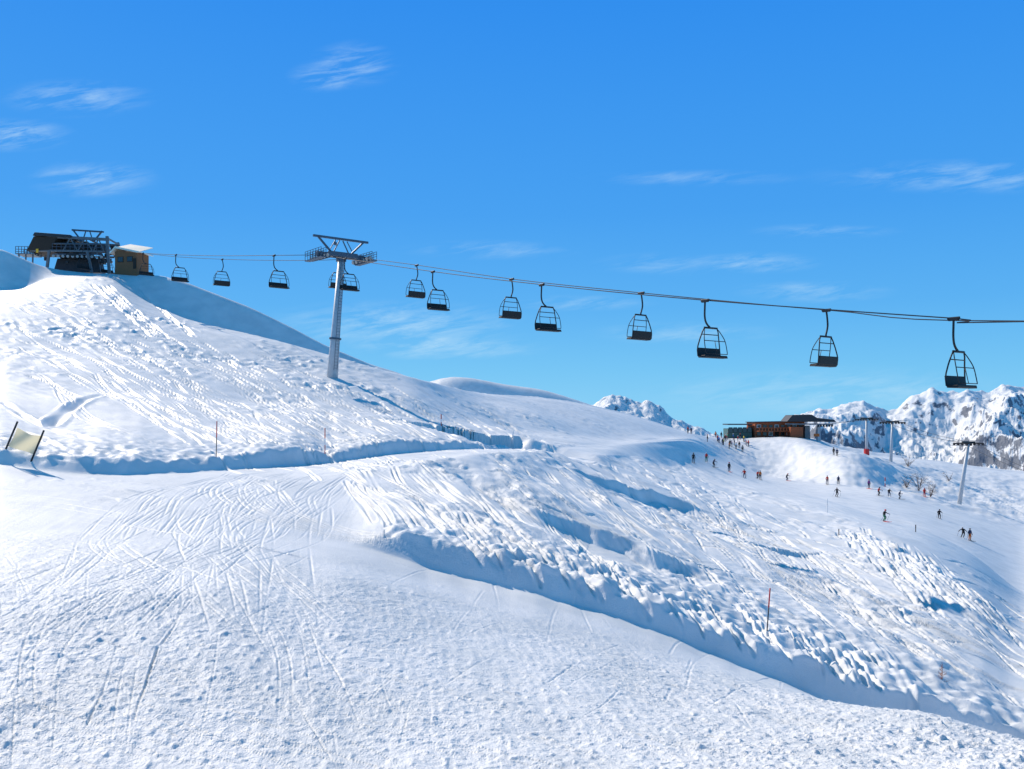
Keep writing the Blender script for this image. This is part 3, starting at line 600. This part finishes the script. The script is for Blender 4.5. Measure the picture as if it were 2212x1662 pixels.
for s,lab in ((-1,'left rope of the far lift running between its towers'),(1,'right rope of the far lift running between its towers')):
    pts=[q3+Vector((x3(1790),s*2.4,z3(915)))]
    for (p,a,aw) in (T1,T2,T3): pts.append(p+Vector((s*aw*math.cos(a),s*aw*math.sin(a),.05)))
    pts.append(P(2260+s*10,1030,140)); pts.append(P(2700+s*10,1150,120))
    out=[]
    for a,b in zip(pts[:-1],pts[1:]):
        for k in range(8):
            t=k/8; v=a.lerp(b,t); v.z-=4*.012*(b-a).length*t*(1-t); out.append(v)
    tag(MB().tube(out,.045,5).build('haul_rope',M['rope']),lab,'rope')
# ------------------------------------------------------------ poles and fence
def pole(px,py,hp,lab,kind='redblack',lean=0):
    p=G_at(px,py); h=hp*p.y/F
    t=thing('piste_pole',lab,'marker pole',p); r=max(.022,p.y*.0005)
    t.rotation_euler=(0,lean,0)
    lo,hi={'redblack':(M['dark'],M['red']),'redwhite':(M['red'],M['red']),'white':(M['white'],M['white']),'dark':(M['dark'],M['dark'])}[kind]
    MB().tube([(0,0,-.4),(0,0,h*.55)],r,8).build('shaft',lo,t,True); MB().tube([(0,0,h*.55),(0,0,h)],r*1.15,8).build('top_sleeve',hi,t,True)
    if kind=='redwhite': MB().tube([(0,0,h*.35),(0,0,h*.6)],r*1.3,8).build('band',M['white'],t)
pole(467,990,78,'red topped pole standing in the smooth snow at left','redblack',.02)
pole(702,982,56,'thin red and white pole above the road bank, below the lift tower','redwhite')
pole(1657,1366,92,'red topped black pole on the tracked slope at lower right',lean=.07)
pole(953,925,26,'tiny pole on the slope right of the red and white pole','redwhite'); pole(1108,968,36,'thin white pole beside the road bend','white')
pole(1787,1108,30,'thin pale pole beside the slope with skiers','white'); pole(1978,1150,16,'short dark stake at the edge of the skiers slope','dark'); pole(1812,1156,12,'tiny dark stake on the rough slope crest','dark')
pole(1912,1052,20,'short thick red marker standing on the upper skiers slope','redwhite')
fp=G_at(45,986); fs=fp.y/F
fn=thing('snow_fence','cream netting banner tied between two leaning dark posts at far left','fence',fp)
def fl(px,py): return Vector(((px-45)*fs,0,(HY-py)*fs+EZ-fp.z))
for a,b in (((12,972),(38,911)),((70,990),(95,930))):
    A=fl(*a);B=fl(*b); MB().tube([A+(A-B)*.25,B],.045,8).build('post',M['dark'],fn)
nx=12;nz_=8;vs=[];
for i in range(nx+1):
    for j in range(nz_+1):
        u=i/nx;v=j/nz_; a=fl(37,924).lerp(fl(92,941),u); b=fl(17,964).lerp(fl(73,982),u); p=a.lerp(b,v)
        sag=.12*math.sin(u*math.pi); p.z-=sag*(1-v); p.y+=.08*math.sin(u*7+v*3); vs.append(p)
fs_=[(i*(nz_+1)+j,(i+1)*(nz_+1)+j,(i+1)*(nz_+1)+j+1,i*(nz_+1)+j+1) for i in range(nx) for j in range(nz_)]
nt=MB().add(vs,fs_).build('netting',M['net'],fn,True)
# ------------------------------------------------------------ shrubs
def shrub(px,py,hp,lab,n=8,seed=1,name='bare_shrub',cat='shrub',conifer=False,mt='bark',r0=.05,d=None):
    rr=random.Random(seed); p=G_at(px,py) if d is None else G_d(px,d); h=hp*p.y/F
    t=thing(name,lab,cat,p); tr=MB(); tw_=MB()
    stems=1 if conifer else n
    for s in range(stems):
        a=rr.uniform(0,6.28); sp_=0 if conifer else rr.uniform(.1,.6)
        top=Vector((math.cos(a)*sp_*h,math.sin(a)*sp_*h,h*rr.uniform(.6,1) if not conifer else h))
        pts=[Vector((0,0,-.2)),top*.5+Vector((rr.uniform(-.05,.05)*h,0,.06*h)),top]; tr.tube(pts,[r0*1.1,r0*.7,r0*.25],5)
        for k in range(26 if conifer else 10):
            u=rr.uniform(.15,.95); b=pts[0].lerp(pts[2],u); ang=rr.uniform(0,6.28); L=h*(.32*(1-u)+.06 if conifer else rr.uniform(.12,.35))
            e=b+Vector((math.cos(ang)*L,math.sin(ang)*L,L*rr.uniform(-.1,.7))); tw_.tube([b,b.lerp(e,.5)+Vector((0,0,-.04*h)),e],[r0*.4,r0*.28,r0*.15],4)
            for m_ in range(3):
                q_=b.lerp(e,rr.uniform(.4,1)); L2=L*.45; tw_.tube([q_,q_+Vector((rr.uniform(-L2,L2),rr.uniform(-L2,L2),rr.uniform(0,L2)))],[r0*.22,r0*.1],4)
    tr.build('trunk',M[mt],t); tw_.build('crown',M[mt],t)
RB='orangetwig'; M[RB]=mat('orange_brown_twigs',(.35,.12,.05),.8)
shrub(2035,1470,38,'small orange brown bare sapling at lower right on the slope',1,3,'bare_sapling','sapling',True,RB,.018)
shrub(1985,1062,42,'wide dark bare shrub left of the leaning far lift tower',6,5,r0=.055)
shrub(2010,1075,34,'lower dark bare shrub directly beside the leaning far lift tower foot',5,6,r0=.05)
shrub(1958,1055,26,'bare shrub at the left end of the shrub cluster',5,7,r0=.05)
shrub(1962,1012,24,'bare shrub higher up between the far lift towers',5,8,r0=.055,d=235)
shrub(2050,1040,20,'small bare shrub behind the leaning far lift tower',4,9,r0=.05)
shrub(995,842,20,'thin bare tree on the low hill above the middle slope',1,11,'bare_tree','tree',True,'bark',.08,d=313.5)
shrub(1330,880,24,'thin bare tree before the small sharp peak',1,12,'bare_tree','tree',True,'bark',.12,d=330)
# ------------------------------------------------------------ people
COLS={}
def cm(c):
    if c not in COLS:
        base={'black':(.015,.016,.02),'navy':(.02,.035,.09),'red':(.6,.03,.02),'orange':(.75,.17,.02),'purple':(.16,.03,.2),'green':(.03,.2,.09),'blue':(.03,.16,.5),'grey':(.12,.13,.14),'white':(.7,.7,.72),'yellow':(.7,.5,.05)}[c]
        COLS[c]=mat('cloth_'+c,base,.8,0,0,12,.2)
    return COLS[c]
def body_mesh(pose):
    V=[];E=[];Rr=[]
    def v(p,r,par=None):
        V.append(p);Rr.append(r); i=len(V)-1
        if par is not None:E.append((par,i))
        return i
    if pose=='stand': pel=(0,0,.95);ch=(0,.0,1.25);nk=(0,-.01,1.47);hd=(0,-.03,1.63);kn=lambda s:(s*.12,-.03,.5);an=lambda s:(s*.13,.03,.09);el=lambda s:(s*.28,.02,1.12);wr=lambda s:(s*.27,-.12,.9)
    elif pose=='ski': pel=(0,.14,.80);ch=(0,-.04,1.07);nk=(0,-.16,1.27);hd=(0,-.23,1.41);kn=lambda s:(s*.14,-.16,.46);an=lambda s:(s*.15,.04,.10);el=lambda s:(s*.33,-.16,.98);wr=lambda s:(s*.34,-.42,.98)
    else: pel=(.14,.12,.82);ch=(.06,-.02,1.10);nk=(.02,-.13,1.30);hd=(0,-.19,1.45);kn=lambda s:(s*.14+.1,-.12,.47);an=lambda s:(s*.15-.02,.06,.10);el=lambda s:(s*.38+.03,-.08,1.05);wr=lambda s:(s*.5+.02,-.34,.96)
    p=v(pel,.165); c=v(tuple((a+b)/2 for a,b in zip(pel,ch)),.15,p); c2=v(ch,.17,c); n=v(nk,.065,c2)
    h1=v(tuple(a+b for a,b in zip(hd,(0,0,-.06))),.085,n); h2=v(tuple(a+b for a,b in zip(hd,(0,0,.05))),.09,h1)
    for s in (-1,1):
        hp_=v((pel[0]+s*.1,pel[1],pel[2]-.08),.11,p); k=v(kn(s),.075,hp_); a=v(an(s),.06,k); t_=v((an(s)[0],an(s)[1]-.17,.05),.05,a)
        sh=v((ch[0]+s*.18,ch[1]-.02,ch[2]+.13),.075,c2); e=v(el(s),.055,sh); w=v(wr(s),.042,e)
        d=Vector(wr(s))-Vector(el(s)); d.normalize(); hd_=v(tuple(Vector(wr(s))+d*.08),.045,w); v(tuple(Vector(wr(s))+d*.15),.03,hd_)
        v(tuple(Vector(wr(s))+d*.07+Vector((-s*.05,-.02,.03))),.018,w)
    me=bpy.data.meshes.new('b'); me.from_pydata(V,E,[]); o=bpy.data.objects.new('b',me); COL.objects.link(o)
    md=o.modifiers.new('s','SKIN'); sk=me.skin_vertices[0].data
    for i,r in enumerate(Rr): sk[i].radius=(r,r); sk[i].use_root=(i==0)
    o.modifiers.new('ss','SUBSURF').levels=1
    dg=bpy.context.evaluated_depsgraph_get(); dg.update(); out=bpy.data.meshes.new_from_object(o.evaluated_get(dg)); bpy.data.objects.remove(o)
    waist=pel[2]+.04; neck=nk[2]+.03
    out.materials.clear()
    for _ in range(4): out.materials.append(M['skin'])
    for f in out.polygons:
        z=f.center.z; f.use_smooth=True
        hand=min((f.center-Vector(wr(s))).length for s in(-1,1))<.17 and abs(f.center.x)>abs(pel[0])+.12
        f.material_index=3 if (z<.16 or hand) else (0 if z>neck else (1 if z>waist else 2))
    return out,hd,[Vector(wr(s))+(Vector(wr(s))-Vector(el(s))).normalized()*.09 for s in(-1,1)],[an(s) for s in(-1,1)]
BM={p:body_mesh(p) for p in('stand','ski','turn')}
def helmet_mesh(hd):
    mb=MB(); n=12; m_=6; vs=[];fs=[]
    for i in range(m_+1):
        a=math.pi*.5*i/m_*1.15
        for j in range(n):
            t=2*math.pi*j/n; vs.append((hd[0]+.125*math.sin(a)*math.cos(t),hd[1]+.01+.14*math.sin(a)*math.sin(t),hd[2]+.02+.135*math.cos(a)))
    for i in range(m_):
        for j in range(n): fs.append((i*n+j,(i+1)*n+j,(i+1)*n+(j+1)%n,i*n+(j+1)%n))
    mb.add(vs,fs); return mb
def person(px,py,pose,jack,pant,lab,rz=0,helm='black',skis=True,group=None,d=None,sc_=1.0):
    p=G_at(px,py) if d is None else G_d(px,d)
    me,hd,hands,ank=BM[pose]; t=thing('person',lab,'person',p,rz,group); t.scale=(sc_,)*3
    m2=me.copy(); 
    for i,x in enumerate((M['skin'],cm(jack),cm(pant),cm('black'))): m2.materials[i]=x
    o=bpy.data.objects.new('body',m2); COL.objects.link(o); o.parent=t
    helmet_mesh(hd).build('helmet',cm(helm),t,True)
    g=MB(); g.box((hd[0],hd[1]-.105,hd[2]+.03),(.17,.05,.075)); g.build('goggles',M['glass'],t,bevel=.02)
    if skis:
        o.location.z=.03
        for a in ank:
            s=MB(); s.tube([(a[0],-1.0,.09),(a[0],-.85,.035),(a[0],.75,.03)],.045,6); so=s.build('ski',cm(helm if helm!='black' else 'grey'),t); so.scale=(1,1,.6)
        for hnd in hands:
            MB().tube([hnd+Vector((0,-.03,.06)),Vector((hnd.x*1.25,hnd.y+.5,.06))],.015,5).build('ski_pole',cm('grey'),t)
    return t
PPL=[(1498,1001,'stand','black','black','dark figure standing farthest left on the skiers slope',0),
(1526,999,'stand','red','green','skier in red top and green trousers near the crowd',.3),
(1542,1011,'ski','navy','black','dark crouching skier just below the red and green one',.6),
(1575,1020,'stand','black','navy','dark upright skier between the crouching one and the pair by the bank',.2),
(1608,1033,'ski','red','navy','skier in red jacket and navy trousers, left of the red pair',-.3),
(1636,1035,'turn','red','black','left skier of the pair in red jackets',.5),(1642,1037,'stand','orange','black','right skier of the pair, in orange jacket',-.2),
(1700,1039,'ski','black','navy','lone dark skier near the foot of the blue shaded mound',.4),
(1787,1047,'stand','red','navy','small skier in red below the second mound',.1),(1811,1047,'stand','navy','black','small dark skier right of the one in red below the mound',0),
(1807,1074,'turn','black','black','black dressed skier in the open, below the second mound',.3),
(1877,1057,'stand','purple','navy','skier in purple jacket on the upper slope',0),(1898,1072,'turn','red','black','skier in red jacket leaning into a turn',.5),
(1921,1074,'ski','black','navy','dark skier between the red jacket and the leaning one',-.4),(1943,1079,'turn','navy','grey','skier in navy and grey, rightmost of the upper group',.7),
(1910,1127,'turn','black','green','large dark skier carving near the rough crest',.4),(2029,1121,'ski','black','black','black skier alone on the wide white slope at right',-.5),
(2079,1163,'turn','black','black','black skier in a wide stance at right edge, left of the orange trousers',-.5),(2095,1169,'stand','navy','orange','skier in bright orange trousers at the right edge',.2),
(1997,1074,'stand','red','red','tiny red figure by the dark shrubs',0)]
for i,(px,py,po,j,pt,lab,rz) in enumerate(PPL):
    person(px,py,po,j,pt,lab,rz+U(-.3,.3),['black','white','grey','red'][i%4],True,'skiers on the right hand slope')
for px,lab,c in ((1801,'left of two dark figures between the two mounds','black'),(1808,'right of two dark figures between the two mounds','navy')):
    person(px,986,'stand',c,'black',lab,U(-1,1),'black',False,'skiers on the right hand slope')
cc=['red','navy','black','orange','blue','black','yellow','red','green','black','purple','navy','white','red','black','grey','blue','red']
for i,px in enumerate([1486,1493,1528,1546,1553,1558,1563,1568,1572,1577,1581,1586,1590,1594,1599,1604,1610,1617,1550,1561,1566,1575,1584,1597,1607,1613]):
    dd=205+U(0,8) if px<1540 else 228+U(-8,13)
    person(px,0,'stand',cc[i%18],['black','navy','grey'][i%3],('distant %s jacket person near the top of the road, %s'%(cc[i],['left one of the pair','right one of the pair','alone by the mound'][i]) if i<3 else 'one of the tightly packed people before the glazed pavilion'),U(-3,3),['black','white','red'][i%3],False,'crowd in front of the pavilion' if i>2 else 'skiers on the right hand slope',d=dd)
# ------------------------------------------------------------ world
W=bpy.data.worlds.new('World'); S.world=W; W.use_nodes=True; n=W.node_tree.nodes; l=W.node_tree.links
bg=n['Background']; az=math.atan2(SUN_AZ[0],SUN_AZ[1])
sky=n.new('ShaderNodeTexSky'); sky.sky_type='NISHITA'; sky.sun_disc=False; sky.sun_elevation=math.radians(SUN_EL); sky.sun_rotation=az; sky.altitude=2000; sky.dust_density=.3
tc=n.new('ShaderNodeTexCoord'); sx_=n.new('ShaderNodeSeparateXYZ'); l.new(tc.outputs['Generated'],sx_.inputs[0])
def mth(op,a,b=None,c=None,clamp=False):
    q=n.new('ShaderNodeMath'); q.operation=op; q.use_clamp=clamp
    for i,x in enumerate((a,b,c)):
        if x is None: continue
        if isinstance(x,(int,float)): q.inputs[i].default_value=x
        else: l.new(x,q.inputs[i])
    return q.outputs[0]
cr=n.new('ShaderNodeValToRGB'); e=cr.color_ramp.elements
e[0].position=0; e[0].color=(.22,.62,.94,1); e[1].position=1; e[1].color=(.004,.18,.38,1)
for pz,c in ((.05,(.16,.55,.92)),(.12,(.095,.44,.91)),(.22,(.055,.355,.90)),(.42,(.025,.275,.88)),(.60,(.004,.20,.49))):
    k=e.new(pz); k.color=(*c,1)
l.new(sx_.outputs['Z'],cr.inputs[0])
sc10=n.new('ShaderNodeVectorMath'); sc10.operation='SCALE'; sc10.inputs['Scale'].default_value=.10; l.new(sky.outputs[0],sc10.inputs[0])
mx=n.new('ShaderNodeMix'); mx.data_type='RGBA'; mx.inputs[0].default_value=.06; l.new(cr.outputs[0],mx.inputs[6]); l.new(sc10.outputs[0],mx.inputs[7])
ysafe=mth('MAXIMUM',sx_.outputs['Y'],.05); uu=mth('DIVIDE',sx_.outputs['X'],ysafe); vv=mth('DIVIDE',sx_.outputs['Z'],ysafe)
cmb=n.new('ShaderNodeCombineXYZ'); l.new(mth('ADD',mth('MULTIPLY',uu,9),mth('MULTIPLY',vv,10)),cmb.inputs[0]); l.new(mth('SUBTRACT',mth('MULTIPLY',vv,60),mth('MULTIPLY',uu,11)),cmb.inputs[1])
nz=n.new('ShaderNodeTexNoise'); nz.inputs['Scale'].default_value=1.3; nz.inputs['Detail'].default_value=8; nz.inputs['Roughness'].default_value=.66; nz.inputs['Distortion'].default_value=.4; l.new(cmb.outputs[0],nz.inputs['Vector'])
tot=None
for (cx,cy,rx,ry,st_) in [(765,140,110,60,.8),(700,165,90,40,.8),(165,212,190,48,.9),(20,292,160,42,1.3),(200,388,160,48,1.),(860,700,330,60,1.1),(960,752,260,32,1.1),(2120,382,420,44,.8),(1640,568,150,28,.8),(1760,630,200,30,.7),(1450,570,190,30,.5),(1250,655,190,22,.6),(1780,500,190,20,.5),(1800,850,500,70,.7),(1060,540,220,26,.5),(1480,720,240,30,.6),(1500,385,260,22,.5)]:
    a=mth('POWER',mth('DIVIDE',mth('SUBTRACT',uu,(cx-CX)/F),rx/F),2.); b=mth('POWER',mth('DIVIDE',mth('SUBTRACT',vv,(HY-cy)/F),ry/F),2.)
    g=mth('MULTIPLY',mth('POWER',mth('SUBTRACT',1.0,mth('ADD',a,b),None,True),2.),st_); tot=g if tot is None else mth('ADD',tot,g)
th=mth('MULTIPLY',mth('SUBTRACT',nz.outputs['Fac'],.42,None,True),3.2,None,True)
cf=mth('MULTIPLY',mth('MULTIPLY',tot,th),.62,None,True)
mc=n.new('ShaderNodeMix'); mc.data_type='RGBA'; mc.inputs[7].default_value=(.60,.83,.98,1); l.new(cf,mc.inputs[0]); l.new(mx.outputs[2],mc.inputs[6])
l.new(mc.outputs[2],bg.inputs[0]); bg.inputs[1].default_value=1.0
# sun
sd=bpy.data.lights.new('Sun','SUN'); sd.energy=5.0; sd.angle=math.radians(.5); sd.color=(1,.87,.72)
so=bpy.data.objects.new('Sun',sd); COL.objects.link(so)
ev=math.radians(SUN_EL); sv=Vector((math.sin(az)*math.cos(ev),math.cos(az)*math.cos(ev),math.sin(ev)))
so.rotation_euler=sv.to_track_quat('Z','Y').to_euler()
# camera
cd=bpy.data.cameras.new('Camera'); cam=bpy.data.objects.new('Camera',cd); COL.objects.link(cam); cam.location=(0,0,EZ); cam.rotation_euler=(math.pi/2,0,0)
cd.sensor_width=36; cd.lens=36*F/2212; cd.shift_y=(HY-831)/2212; cd.clip_end=30000; cd.clip_start=.1; S.camera=cam
S.view_settings.view_transform='Standard'; S.view_settings.look='None'; S.view_settings.exposure=0
